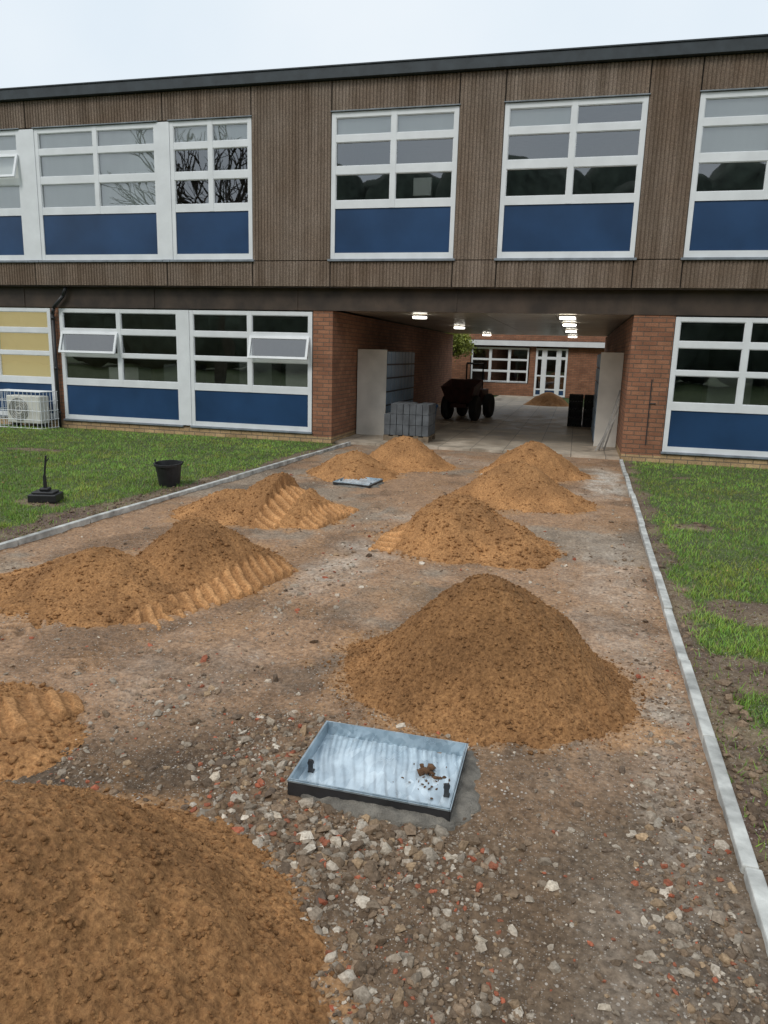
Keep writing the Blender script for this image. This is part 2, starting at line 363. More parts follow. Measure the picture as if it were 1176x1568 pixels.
c=np.stack([.20+.11*rng.uniform(0,1,n),.34+.14*rng.uniform(0,1,n),.058+.03*rng.uniform(0,1,n)],1)*(1+.40*pz)[:,None]*(1+.28*cl)[:,None]
c[:,0]*=1+.25*sst(0,.5,fbm(x,y,1.7,3,309))
dry=rng.uniform(0,1,n)<.08;c[dry]=(.36,.29,.14)
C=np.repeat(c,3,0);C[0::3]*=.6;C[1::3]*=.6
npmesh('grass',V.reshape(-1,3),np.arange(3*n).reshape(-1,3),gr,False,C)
n=110
lx=np.concatenate([rng.uniform(.95,2.4,n//2),rng.uniform(-9,-5,n-n//2)]);ly=np.concatenate([rng.uniform(4,12,n//2),rng.uniform(7,12.8,n-n//2)])
V=[];
for i in range(n):
    a=random.random()*6.28;s=random.uniform(.010,.022);cz=.06+random.random()*.01
    u=Vector((math.cos(a),math.sin(a),random.uniform(-.4,.4)))*s;v=Vector((-math.sin(a),math.cos(a),random.uniform(-.4,.4)))*s*.6
    o=Vector((lx[i],ly[i],cz));V+=[o-u,o+v,o+u,o-v]
npmesh('fallen_leaves',np.array(V),np.arange(4*n).reshape(-1,4),gr,False,np.repeat(np.array([(.30,.17,.06)])*rng.uniform(.5,1.4,(n,1)),4,0))
# --------------------------------------------------------------- kerbs
kc=simple('kerb_concrete',(.50,.50,.47),.85,.55,7,bs=.6,bd=.004)
def kerb(fx,y0,y1,w,top):
    m=MB();y=y0
    while y<y1:
        ye=min(y+.91,y1);xa=fx(y);xb=fx(ye);dz=random.uniform(-.006,.006);dx=random.uniform(-.006,.006);dz2=dz+random.uniform(-.004,.004)
        n=len(m.v);ya,yb=y+.004,ye-.004
        for zz,zy in((-.06,-.06),(top+dz,top+dz2)): m.v+=[(xa+dx,ya,zz),(xa+w+dx,ya,zz),(xb+w+dx,yb,zy),(xb+dx,yb,zy)]
        m.f+=[tuple(n+i for i in f) for f in ((0,3,2,1),(4,5,6,7),(0,1,5,4),(1,2,6,5),(2,3,7,6),(3,0,4,7))]
        y=ye
    return m.make('kerb',kc,None,.006)
kerb(lambda y:xr(y),.6,13.2,.055,.045)
kerb(lambda y:xl(y)-.055,1.5,13.25,.055,.058)
# --------------------------------------------------------------- manholes
def galvmat(name,ca,cb_,metal,r0,r1):
    m,nt,b=newmat(name);co=coords(nt);n=N(nt,'ShaderNodeTexVoronoi');n.inputs['Scale'].default_value=40
    mp=coords(nt,(1,.35,1));nt.links.new(mp,n.inputs['Vector']);nz=noise(nt,co,7,4)
    sp=N(nt,'ShaderNodeSeparateColor');nt.links.new(n.outputs['Color'],sp.inputs[0])
    cc=mixc(nt,sp.outputs[0],ca,cb_);cc=mixc(nt,1.,cc,mixc(nt,ramp(nt,nz,.35,.65),(.72,.74,.76),(1.08,1.08,1.08)),'MULTIPLY')
    nt.links.new(cc,b.inputs['Base Color']);b.inputs['Metallic'].default_value=metal
    nt.links.new(ramp(nt,nz,.3,.7,r0,r1),b.inputs['Roughness']);bump(nt,b,nz,.3,.004);return m
galv=galvmat('galvanised_rim',(.34,.42,.47),(.50,.58,.63),.6,.25,.45)
galvf=galvmat('galvanised_floor',(.54,.64,.71),(.76,.86,.92),.4,.25,.45)
dk=simple('dark_metal',(.03,.03,.032),.5,.3,20)
wet=simple('wet_cement',(.20,.18,.15),.75,.5,14,bs=.9,bd=.01)
mudm=simple('mud_splat',(.20,.10,.045),.85,.3,30,bs=1,bd=.01)
def manhole(cx,cy,w,d,rot,z,depth,name='manhole_cover'):
    e=empty(name);e.location=(cx,cy,z);e.rotation_euler=(math.radians(.6),math.radians(.8),rot)
    m=MB();t=.005;H=depth;lip=.006
    x0,x1,y0,y1=-w/2,w/2,-d/2,d/2
    m.box(x0,x0+t,y0,y1,-H,0);m.box(x1-t,x1,y0,y1,-H,0);m.box(x0+t,x1-t,y0,y0+t,-H,-.0005);m.box(x0+t,x1-t,y1-t,y1,-H,-.0005)
    m.box(x0-lip,x0-.001,y0-lip,y1+lip,-.012,-.004);m.box(x1+.001,x1+lip,y0-lip,y1+lip,-.012,-.004)
    m.box(x0-.0005,x1+.0005,y0-lip,y0-.001,-.0125,-.0045);m.box(x0-.0005,x1+.0005,y1+.001,y1+lip,-.0125,-.0045)
    m.make('rim',galv,e,.0012)
    nx=260;gx=np.linspace(x0+t,x1-t,nx);gy=np.linspace(y0+t,y1-t,30);X,Y=np.meshgrid(gx,gy)
    Z=-H+.008+.0026*np.clip(np.sin((X+.25*Y+.015*fbm(X,Y,4,2,3))*2*math.pi/.045)*2.0,-1,1)*sst(-.5,.1,fbm(X,Y,5,2,11))+.0012*fbm(X,Y,9,2,7)
    npmesh('tray_floor',np.stack([X.ravel(),Y.ravel(),Z.ravel()],1),grid_faces(nx,30),galvf,True,None,e)
    m=MB();m.box(x0-.003,x1+.003,y0-.005,y0-.0015,-H-.03,-.014);m.box(x1+.0015,x1+.005,y0-.005,y1,-H-.03,-.014);m.box(x0-.005,x0-.0015,y0,y1,-H-.03,-.014)
    m.make('frame_skirt',dk,e)
    m=MB()
    for sx in (-1,1):
        X=sx*(w/2-.035);m.box(X-.010,X+.010,-.085,-.078,-H+.010,-.004);m.tube((X,-.088,-.018),(X,-.074,-.018),.013,.013,12);m.box(X-.012,X+.012,-.084,-.060,-H+.009,-H+.016)
    m.make('lifting_brackets',dk,e,.001)
    return e
e1=manhole(-.652,2.665,.635,.475,math.radians(.5),.066,.072)
def slab_patch(name,cx,cy,rx,ry,zc,mat,sd,parent,hx,hy):
    gx=np.linspace(-rx*1.3+cx,rx*1.3+cx,150);gy=np.linspace(-ry*1.3+cy,ry*1.3+cy,150);X,Y=np.meshgrid(gx,gy)
    d=(np.abs((X-cx)/rx)**4+np.abs((Y-cy)/ry)**4)**.25+.22*fbm(X,Y,7,3,sd)
    Z=zc*sst(1.12,.85,d)+.009*fbm(X,Y,26,3,sd+4)-.018*(d>1.03)
    ins=((np.abs(X)<hx-.004)&(np.abs(Y)<hy-.004)).ravel()
    F=grid_faces(150,150);keep=(d.ravel()[F]<1.12).any(1)&~ins[F].any(1);F=F[keep]
    return npmesh(name,np.stack([X.ravel(),Y.ravel(),Z.ravel()],1),F,mat,True,None,parent)
o=slab_patch('cement_surround',.05,-.012,.335,.272,.026,wet,5,e1,.3175,.2375);o.location=(0,0,-.066)
v,f=rocks(np.array([.17,.19,.155,.20,.22,.15]),np.array([.06,.085,.04,.05,.02,.09]),np.full(6,-.052),np.array([.026,.020,.016,.015,.01,.012]),.7,.3)
npmesh('mud_lump',v,f,mudm,True,None,e1)
v,f=rocks(rng.normal(.2,.05,45),rng.normal(0,.05,45),np.full(45,-.061),rng.uniform(.002,.010,45),.3,.3)
npmesh('mud_crumbs',v,f,mudm,True,None,e1)
e2=manhole(-2.71,9.27,.50,.50,math.radians(-6),.05,.026)
o=slab_patch('cement_surround',0,0,.30,.30,.015,wet,9,e2,.25,.25);o.location=(0,0,-.05)
# --------------------------------------------------------------- pots
blk=simple('black_plastic',(.018,.018,.02),.45,.3,15)
pot=empty('plant_pot');pot.location=(-4.82,8.1,.02)
m=MB();m.lathe((0,0,0),[(.0,.005),(.125,.005),(.160,.26),(.175,.262),(.175,.29),(.158,.29),(.150,.24),(.12,.06),(0,.06)],32);m.make('tub',blk,pot,0,False).rotation_euler=(math.radians(4),0,0)
m=MB();m.tube((-.172,0,.27),(-.2,0,.31),.008,.008);m.tube((.172,0,.27),(.2,0,.31),.008,.008);m.tube((-.2,0,.31),(-.165,-.03,.315),.008,.008);m.tube((.2,0,.31),(.165,-.03,.315),.008,.008);m.make('handles',blk,pot)
pb=empty('parasol_base');pb.location=(-5.5,6.7,.03);pb.rotation_euler=(0,0,.3)
m=MB();m.box(-.15,.15,-.12,.12,0,.09);m.box(-.12,.12,-.09,.09,.092,.115);m.box(-.05,.05,-.05,.05,.117,.15);m.make('weight',blk,pb,.012)
m=MB();m.tube((0,0,.14),(.0,0,.28),.020,.018,12);m.tube((0,0,.28),(.03,0,.50),.012,.010,10);m.tube((0.03,0,.44),(.06,.0,.47),.008,.006);m.make('pole',blk,pb)
# --------------------------------------------------------------- building materials
def brickmat(name,c1,c2,mo,bw=.225,bh=.075,var=.5):
    m,nt,b=newmat(name)
    tc=N(nt,'ShaderNodeTexCoord');sx=N(nt,'ShaderNodeSeparateXYZ');nt.links.new(tc.outputs['Object'],sx.inputs[0])
    ad=N(nt,'ShaderNodeMath',operation='ADD');nt.links.new(sx.outputs[0],ad.inputs[0]);nt.links.new(sx.outputs[1],ad.inputs[1])
    cb=N(nt,'ShaderNodeCombineXYZ');nt.links.new(ad.outputs[0],cb.inputs[0]);nt.links.new(sx.outputs[2],cb.inputs[1])
    br=N(nt,'ShaderNodeTexBrick');nt.links.new(cb.outputs[0],br.inputs[0]);br.inputs['Scale'].default_value=1
    br.inputs['Brick Width'].default_value=bw;br.inputs['Row Height'].default_value=bh;br.inputs['Mortar Size'].default_value=.008;br.inputs['Mortar Smooth'].default_value=.3;br.inputs['Bias'].default_value=0
    br.inputs['Color1'].default_value=(*c1,1);br.inputs['Color2'].default_value=(*c2,1);br.inputs['Mortar'].default_value=(*mo,1)
    co=coords(nt);nz=noise(nt,co,3,4);nf=noise(nt,co,60,3)
    cc=mixc(nt,1.,br.outputs[0],mixc(nt,ramp(nt,nz,.3,.7),(1-var*.5,)*3,(1+var*.3,)*3),'MULTIPLY')
    cc=mixc(nt,1.,cc,mixc(nt,ramp(nt,nf,.3,.7),(.75,)*3,(1.2,)*3),'MULTIPLY')
    nt.links.new(cc,b.inputs['Base Color']);b.inputs['Roughness'].default_value=.85
    s=N(nt,'ShaderNodeMath',operation='MULTIPLY_ADD');nt.links.new(br.outputs[1],s.inputs[0]);s.inputs[1].default_value=-1.5;nt.links.new(nf,s.inputs[2])
    bump(nt,b,s.outputs[0],.7,.006);return m
brick=brickmat('brick_red',(.36,.165,.09),(.27,.115,.062),(.15,.10,.07))
tanb=brickmat('brick_tan',(.56,.38,.20),(.44,.29,.15),(.2,.16,.11))
cm,nt,b=newmat('ribbed_concrete');co=coords(nt);cs=coords(nt,(1.6,1.6,.12))
a1=noise(nt,co,75,4,.8);a2=noise(nt,cs,3.5,4);a3=noise(nt,co,1.1,3)
k1=mixc(nt,ramp(nt,a1,.34,.68),(.105,.080,.062),(.40,.315,.25))
k2=mixc(nt,1.,k1,mixc(nt,ramp(nt,a2,.3,.7),(.66,.63,.59),(1.12,1.12,1.12)),'MULTIPLY')
k3=mixc(nt,1.,k2,mixc(nt,ramp(nt,a3,.3,.7),(.85,.79,.73),(1.08,1.1,1.12)),'MULTIPLY')
nt.links.new(k3,b.inputs['Base Color']);b.inputs['Roughness'].default_value=.9;b.inputs['Specular IOR Level'].default_value=.2;bump(nt,b,a1,1.,.012)
white=simple('white_upvc',(.78,.80,.81),.4,.08,3,bs=.03)
blue=simple('blue_panel',(.020,.058,.140),.30,.30,1.0,bs=.05)
lead=simple('lead_flashing',(.22,.25,.28),.55,.35,6,bs=.3)
fascia=simple('roof_fascia',(.035,.045,.052),.6,.4,4)
felt=simple('roof_felt',(.12,.12,.12),.9,.3,3)
beamm=simple('soffit_beam',(.060,.040,.027),.6,.5,3,bs=.2)
inter=simple('interior_wall',(.42,.42,.38),.8,.2,2)
interd=simple('interior_dark',(.26,.31,.29),.8,.4,1.5)
blindm=simple('roller_blind',(.88,.87,.84),.8,.10,1.5,streak=True)
dark=simple('joint_dark',(.03,.027,.025),.9,.2,8)
gl=bpy.data.materials.new('window_glass');gl.use_nodes=True;nt=gl.node_tree;nt.nodes.clear()
out=N(nt,'ShaderNodeOutputMaterial');tr=N(nt,'ShaderNodeBsdfTransparent');tr.inputs[0].default_value=(.90,.94,.93,1)
go=N(nt,'ShaderNodeBsdfGlossy');go.inputs['Roughness'].default_value=.01;go.inputs['Color'].default_value=(.95,.97,1,1)
fr=N(nt,'ShaderNodeFresnel');fr.inputs[0].default_value=1.5
ma=N(nt,'ShaderNodeMath',operation='MULTIPLY_ADD');nt.links.new(fr.outputs[0],ma.inputs[0]);ma.inputs[1].default_value=1.3;ma.inputs[2].default_value=.15;ma.use_clamp=True
mx=N(nt,'ShaderNodeMixShader');nt.links.new(ma.outputs[0],mx.inputs[0]);nt.links.new(tr.outputs[0],mx.inputs[1]);nt.links.new(go.outputs[0],mx.inputs[2])
bp=N(nt,'ShaderNodeBump');bp.inputs['Strength'].default_value=.12;bp.inputs['Distance'].default_value=.02
nt.links.new(noise(nt,coords(nt),1.6,1),bp.inputs['Height']);nt.links.new(bp.outputs[0],go.inputs['Normal'])
nt.links.new(mx.outputs[0],out.inputs[0])
def emis(name,col,st):
    m,nt,b=newmat(name);b.inputs['Base Color'].default_value=(*col,1);b.inputs['Emission Color'].default_value=(*col,1);b.inputs['Emission Strength'].default_value=st;return m
# --------------------------------------------------------------- building
B=empty('school_building')
FR=MB();GL=MB();BL=MB();RIB=MB();BACK=MB();SILL=MB();BLD=MB();LITB=MB();GLO=MB()
def window(x0,x1,cols,z0,z1,rows,yf,openc=(),blinds=(),lit=False,full=True):
    """cols: glass spans; rows: glass spans top->bottom, last = blue panel"""
    rs=sorted(rows);blo,bhi=rs[0]
    ed=[x0]+[v for c in cols for v in c]+[x1]
    for i in range(0,len(ed),2):
        edge=i in(0,len(ed)-2)
        if edge or not full: FR.box(ed[i],ed[i+1],yf,yf+.075,z0,z1)
        else: FR.box(ed[i],ed[i+1],yf,yf+.075,bhi+.002,z1)
    X0,X1=cols[0][0],cols[-1][1]
    zed=[z0]+[v for r in rs for v in r]+[z1]
    if full:
        FR.box(X0,X1,yf+.004,yf+.071,z0,blo);BL.box(X0,X1,yf+.02,yf+.05,blo,bhi)
    for ci,(a,c) in enumerate(cols):
        for i in range(2 if full else 0,len(zed),2):
            FR.box(a,c,yf+.004,yf+.071,zed[i],zed[i+1])
        for ri,(p,q) in enumerate(rows):
            if ri==len(rows)-1:
                if not full: BL.box(a,c,yf+.02,yf+.05,p,q)
                continue
            g=.012
            if (ci,ri) in openc:
                hz=q+.03;M=Matrix.Translation((0,yf-.012,hz))@Matrix.Rotation(math.radians(-17),4,'X')
                dz=hz-(p-.03);xa,xb=a-.03,c+.03
                FR.box(xa,xa+.045,-.02,.02,-dz,0,M);FR.box(xb-.045,xb,-.02,.02,-dz,0,M);FR.box(xa+.045,xb-.045,-.018,.018,-.045,-.001,M);FR.box(xa+.045,xb-.045,-.018,.018,-dz+.001,-dz+.045,M)
                GLO.quad(*[tuple(M@Vector(v)) for v in ((xa+.045,0,-dz+.045),(xb-.045,0,-dz+.045),(xb-.045,0,-.045),(xa+.045,0,-.045))])
            else:
                FR.box(a,a+g,yf+.012,yf+.05,p,q);FR.box(c-g,c,yf+.012,yf+.05,p,q);FR.box(a+g,c-g,yf+.013,yf+.049,p,p+g);FR.box(a+g,c-g,yf+.013,yf+.049,q-g,q)
                dx=random.uniform(-.004,.004)
                GL.quad((a+g,yf+.036+dx,p+g),(c-g,yf+.036-dx,p+g),(c-g,yf+.036-dx,q-g),(a+g,yf+.036+dx,q-g))
            if (ci,ri) in blinds: (LITB if lit else BLD).quad((a-.02,yf+.09,p-.03),(c+.02,yf+.09,p-.03),(c+.02,yf+.09,q+.03),(a-.02,yf+.09,q+.03))
    if full:
        FR.box(X0,X1,yf+.003,yf+.072,bhi,bhi+.001)
UR=[(5.36,5.64),(4.86,5.25),(4.30,4.73),(3.43,4.17)]
def two(x0,x1,f=.075,mm=.09):
    c=(x0+x1)/2;return [(x0+f,c-mm/2),(c+mm/2,x1-f)]
yw=YU+.02
ALL6=((0,0),(1,0),(0,1),(1,1),(0,2),(1,2))
for x0,x1,op,bl in [(-13.1,-10.78,((1,1),),ALL6),(-10.44,-7.80,(),ALL6),(-7.55,-5.93,(),((0,0),(1,0),)),(-4.43,-2.22,(),((0,0),(1,0))),(-1.47,.74,(),((0,0),)),(1.49,3.70,(),((0,1),(0,0))),(4.44,6.65,(),())]:
    window(x0,x1,two(x0,x1),3.33,5.72,UR,yw,op,bl)
    SILL.box(x0-.04,x1+.04,YU-.035,YU+.06,3.285,3.322)
    SILL.box(x0-.02,x1+.02,YU-.012,YU+.03,5.728,5.745)
for a,c in [(-10.78,-10.44),(-7.80,-7.55)]:
    FR.box(a+.003,c-.003,yw-.012,yw+.06,3.33,5.72)
    SILL.box(a+.05,c-.05,YU-.034,YU+.06,3.284,3.321)
LR=[(2.03,2.35),(1.56,1.93),(1.03,1.48),(.29,.90)]
for x0,x1,op,bl,lit in [(-10.27,-7.56,((0,1),),(),False),(-7.35,-4.83,((1,1),),(),False),(1.50,3.72,(),(),False),(3.95,6.2,(),(),False),(-13.2,-10.48,(),ALL6,True)]:
    window(x0,x1,two(x0,x1),.20,2.42,LR,YF-.01,op,bl,lit)
    SILL.box(x0-.02,x1+.02,YF-.05,YF+.03,.165,.197)
FR.box(-7.557,-7.353,YF-.022,YF+.05,.20,2.42)
FR.make('window_frames',white,B,.004);GL.make('window_glass',gl,B);GLO.make('casement_glass',gl,B);BL.make('spandrel_panels',blue,B)
BLD.make('blinds',blindm,B);lb=emis('lit_blind',(.80,.66,.36),.36);lb.cycles.emission_sampling='NONE';LITB.make('lit_blinds',lb,B);SILL.make('flashings',lead,B,.003)
def rib(x0,x1,z0,z1,yf=YU,joint=.008):
    x0+=joint;x1-=joint;z0+=joint;z1-=joint
    k=max(1,round((x1-x0)/.0605));p=(x1-x0)/k;d=random.uniform(-.0025,.0025);yf+=d;v=.014
    pts=[]
    for i in range(k):
        o=x0+i*p;pts+=[(o,yf+v),(o+.12*p,yf+v),(o+.28*p,yf),(o+.84*p,yf)]
    pts.append((x1,yf+v))
    n=len(RIB.v);L=len(pts);zs=[z0,z1]
    for zz in zs:
        for a,c in pts: RIB.v.append((a,c,zz))
    for i in range(L-1): RIB.f.append((n+i,n+i+1,n+L+i+1,n+L+i))
    for zz in zs:
        for i in range(L-1):
            a,c=pts[i],pts[i+1];RIB.quad((a[0],a[1],zz),(c[0],c[1],zz),(c[0],yf+.05,zz),(a[0],yf+.05,zz))
XW=[(-13.1,-5.93),(-4.43,-2.22),(-1.47,.74),(1.49,3.70),(4.44,6.65)]
XP=[(-20,-16.5),(-16.5,-13.1),(-5.93,-4.43),(-2.22,-1.47),(.74,1.49),(3.70,4.44),(6.65,9.2)]
for a,c in XP:
    rib(a,c,3.30,6.22);rib(a,c,2.85,3.30);BACK.box(a,c,YU+.052,YU+.25,2.86,6.22)
seams=[-13.1,-10.61,-7.68,-5.93]
for a,c in list(zip(seams[:-1],seams[1:]))+XW[1:]:
    rib(a,c,5.735,6.22);rib(a,c,2.85,3.285);BACK.box(a,c,YU+.052,YU+.24,5.735,6.221);BACK.box(a,c,YU+.052,YU+.24,2.861,3.31)
RIB.make('ribbed_cladding',cm,B);BACK.make('backing_wall',dark,B)
m=MB();m.box(-20,9.2,YU-.09,YU+.3,6.225,6.40);m.make('roof_fascia',fascia,B,.006)
m=MB();m.box(-20,9.2,YU-.105,YU-.0,6.402,6.425);m.make('roof_edge_trim',fascia,B,.003)
m=MB();m.box(-20,9.2,YU+.31,27,6.2,6.39);m.make('roof',felt,B)
m=MB();m.box(-20,9.2,YF+.02,27.0,2.50,2.84);m.make('floor_slab',inter,B)
m=MB();m.box(-20,9.2,YF-.02,YF+.018,2.445,2.835)
x=-20
while x<9: m.box(x,x+.04,YF-.032,YF-.021,2.45,2.83);x+=2.97
m.box(-20,9.2,YU+.03,YF-.021,2.836,2.858);m.make('soffit_beam',beamm,B)
cl,nt,b=newmat('ceiling_panel');co=coords(nt);nz=noise(nt,co,1.2,3)
nt.links.new(mixc(nt,ramp(nt,nz,.3,.7),(.34,.30,.25),(.50,.46,.40)),b.inputs['Base Color']);b.inputs['Roughness'].default_value=.32;bump(nt,b,nz,.2,.03)
m=MB();y=YF+.022;
while y<26.9:
    x=-4.42
    while x<.8: m.box(x+.006,min(x+1.31,.835),y+.006,min(y+1.2,26.98)-.006,2.478,2.496);x+=1.315
    y+=1.2
m.make('passage_ceiling',cl,B)
m=MB()
m.box(-4.81,-4.43,YF-.005,26.97,.12,2.442);m.box(.84,1.49,YF-.006,26.97,.12,2.443)
m.box(3.73,3.94,YF,YF+.2,.12,2.44);m.box(6.22,9.2,YF,YF+.2,.12,2.44);m.box(-20,-13.22,YF,YF+.2,.12,2.44);m.box(-10.465,-10.285,YF,YF+.2,.12,2.44)
m.make('brick_walls',brick,B)
m=MB()
m.box(-20,-4.812,YF-.012,YF+.1,-.05,.163);m.box(-4.812,-4.432,YF-.013,26.96,-.05,.118);m.box(.842,1.488,YF-.014,26.96,-.05,.119);m.box(1.49,9.2,YF-.012,YF+.1,-.05,.163)
m.make('plinth',tanb,B)
m=MB()
for a,c in [(-20,-4.83),(1.5,9.2)]:
    m.box(a,c,17.5,17.6,0,2.49);m.box(a,c,YF+.3,17.5,-.04,.01)
m.box(-20,9.2,17.6,17.7,2.85,6.19);m.box(-20,-19.9,YF,17.5,0,6.1);m.box(9.1,9.2,YF,17.5,.01,6.1)
m.box(-5.3,-5.2,YF+.3,17.5,2.85,6.19);m.box(-1.9,-1.8,YF+.3,17.5,2.85,6.19)
m.make('interior_walls',interd,B)
m=MB();m.box(-20,9.2,26.8,27.0,2.86,6.19);m.make('rear_wall',brick,B)
m=MB();m.box(-2.98,-2.66,13.19,13.3,4.37,4.66);m.make('classroom_box',blindm,B,.01)
m=MB()
for xx in (-9.6,-8.3,-6.6,-5.6,2.2,3.2): m.box(xx,xx+.7,YF+.6,YF+1.1,.9,1.25+random.random()*.3)
m.make('classroom_shelves',inter,B)
lamp=emis('lamp_glow',(1,.96,.86),9);trim=simple('lamp_trim',(.6,.6,.6),.4)
m=MB();t=MB()
for X,YL in ((-3.1,(14.7,19.8,25.9)),(-.25,(14.1,17.0,21.0,26.))):
    for Yl in YL:
        n=len(m.v);m.v+=[(X+.14*math.cos(i*math.pi/6),Yl+.14*math.sin(i*math.pi/6),2.40) for i in range(12)];m.f.append(tuple(n+i for i in range(11,-1,-1)))
        m.lathe((X,Yl,2.40),[(.14,0),(.14,.035)],12)
        t.lathe((X,Yl,2.44),[(.142,-.004),(.155,0),(.16,.036)],20)
m.make('lamp_glow',lamp,B);t.make('lamp_trims',trim,B)
m=MB();P=[(-10.0,YF-.10,2.83),(-10.08,YF-.10,2.66),(-10.33,YF-.09,2.42),(-10.37,YF-.07,2.30),(-10.37,YF-.07,.02)]
for a,c in zip(P[:-1],P[1:]): m.tube(a,c,.036,.036,12)
for zz in (2.2,1.2,.3): m.tube((-10.37,YF-.07,zz),(-10.37,YF-.07,zz+.05),.045,.045,12)
m.make('downpipe',blk,B,0,True)
m=MB();m.tube((1.22,YF-.02,.3),(1.22,YF-.02,1.4),.008,.008,8);m.tube((1.22,YF-.02,1.0),(1.32,YF-.02,1.0),.008,.008,8);m.make('conduit',dk,B)
# --------------------------------------------------------------- pavement in passage
pav,nt,b=newmat('paving');tc=coords(nt)
br=N(nt,'ShaderNodeTexBrick');nt.links.new(tc,br.inputs[0]);br.inputs['Scale'].default_value=1;br.offset=0
br.inputs['Brick Width'].default_value=.6;br.inputs['Row Height'].default_value=.6;br.inputs['Mortar Size'].default_value=.006
br.inputs['Color1'].default_value=(.58,.50,.40,1);br.inputs['Color2'].default_value=(.46,.40,.32,1);br.inputs['Mortar'].default_value=(.15,.13,.11,1)
nz=noise(nt,tc,2.5,5,.65);nt.links.new(mixc(nt,1.,br.outputs[0],mixc(nt,ramp(nt,nz,.3,.7),(.45,.41,.37),(1.2,1.2,1.2)),'MULTIPLY'),b.inputs['Base Color'])
nt.links.new(ramp(nt,nz,.35,.65,.3,.75),b.inputs['Roughness']);bump(nt,b,nz,.3,.004)
m=MB();m.box(-4.42,.835,13.45,27.3,-.05,.03);m.make('pavement',pav)
m=MB();m.box(-3.3,-1.7,27.31,33.6,-.05,.028);m.make('pavement',pav)
# --------------------------------------------------------------- lockers
lockd=simple('locker_door',(.17,.25,.34),.4,.2,3);panel=simple('pale_board',(.70,.67,.61),.6,.18,2)
def lockers(x0,x1,y0,y1,h,face):
    e=empty('locker_bank');m=MB();m.box(x0,x1,y0+.012,y1,.03,h);m.make('carcass',dk,e)
    m=MB();m.box(x0-.005,x1+.005,y0-.012,y0+.01,.03,h+.02);m.make('end_panel',panel,e,.003)
    m=MB();ny=int((y1-y0)/.3);nz=6;dy=(y1-y0-.02)/ny;dz=(h-.1)/nz
    for i in range(ny):
        for j in range(nz):
            ya=y0+.02+i*dy;za=.1+j*dz
            if face>0: m.box(x1,x1+.016,ya+.018,ya+dy-.018,za+.018,za+dz-.018)
            else: m.box(x0-.016,x0,ya+.018,ya+dy-.018,za+.018,za+dz-.018)
    m.make('doors',lockd,e,.003)
lockers(-4.40,-3.79,14.85,17.5,1.76,1);lockers(.42,.83,15.05,17.4,1.82,-1)
wood=simple('weathered_wood',(.20,.15,.10),.85,.4,12);pb_=simple('paving_block',(.11,.12,.13),.8,.45,5,bs=.5)
e=empty('paving_block_pallet');m=MB()
for i in range(5): m.box(-3.6+i*.2,-3.6+i*.2+.1,14.0,14.75,.125,.145)
for yy in (14.0,14.33,14.66): m.box(-3.6,-2.7,yy,yy+.09,.032,.124)
m.make('pallet',wood,e)
m=MB()
for k in range(3):
    for i in range(7):
        for j in range(4):
            x0=-3.6+i*.128;y0=14.0+j*.19;hh=.148+k*.205
            if k==2 and (i in (0,) or (i==4 and j>1)): continue
            r=random.uniform(-.004,.004);m.box(x0+.004+r,x0+.122+r,y0+.004,y0+.186,hh,hh+.200)
m.make('blocks',pb_,e,.005)
e=empty('crate_stack');m=MB()
for k in range(4):
    z0=.035+k*.2
    for i in range(2):
        x0=-.15+i*.37
        m.box(x0,x0+.35,19.2,19.6,z0,z0+.02)
        for q in range(6): m.box(x0+q*.064,x0+q*.064+.03,19.2,19.215,z0+.022,z0+.17)
        m.box(x0,x0+.35,19.195,19.22,z0+.171,z0+.192);m.box(x0,x0+.35,19.58,19.6,z0+.021,z0+.192);m.box(x0,x0+.015,19.222,19.578,z0+.021,z0+.192);m.box(x0+.335,x0+.35,19.222,19.578,z0+.021,z0+.192)
m.make('crates',blk,e,.003)
bm=simple('blue_plastic',(.02,.07,.17),.4);e=empty('storage_bin');m=MB();m.lathe((-3.15,15.9,.03),[(0,0),(.2,0),(.25,.55),(.28,.56),(.28,.62),(.0,.64)],20);m.make('bin_body',bm,e,0,True);m=MB();m.box(-3.2,-3.1,15.6,15.66,.66,.69);m.make('bin_handle',blk,e)
e=empty('leaning_planks');m=MB();gw=simple('grey_timber',(.32,.31,.29),.8,.3,10)
for i,(xa,xb,h,yy) in enumerate([(.50,.78,1.0,14.3),(.60,.80,.85,14.45),(.44,.76,.7,14.2),(.56,.81,1.15,14.6)]):
    m.tube((xa,yy,.04),(xb,yy+.15,h),.02,.02,4)
m.make('planks',gw,e)
# --------------------------------------------------------------- dumper
red=simple('dumper_red',(.065,.022,.018),.5,.4,5);rub=simple('tyre_rubber',(.02,.02,.02),.85,.2,20)
e=empty('site_dumper');e.location=(-2.88,19.9,.03);e.rotation_euler=(0,0,math.radians(-10));e.scale=(.74,.9,.92)
m=MB()
A=[(-.62,-.75,.95),(.62,-.75,.95),(.62,.1,1.15),(-.62,.1,1.15)];Bt=[(-.45,-.55,.5),(.45,-.55,.5),(.45,.0,.5),(-.45,.0,.5)]
for i in range(4): j=(i+1)%4;m.quad(Bt[i],Bt[j],A[j],A[i])
m.quad(*Bt[::-1]);
In=[(p[0]*.92,p[1]*.92-.02,p[2]-.005) for p in A];IB=[(p[0]*.9,p[1]*.9,p[2]+.05) for p in Bt]
for i in range(4): j=(i+1)%4;m.quad(IB[j],IB[i],In[i],In[j]);m.quad(A[i],A[j],In[j],In[i])
m.quad(*IB);m.make('skip',red,e)
m=MB();m.box(-.3,.3,-.6,1.4,.36,.48);m.box(-.35,.35,.75,1.45,.482,.85);m.make('chassis',red,e,.02)
m=MB()
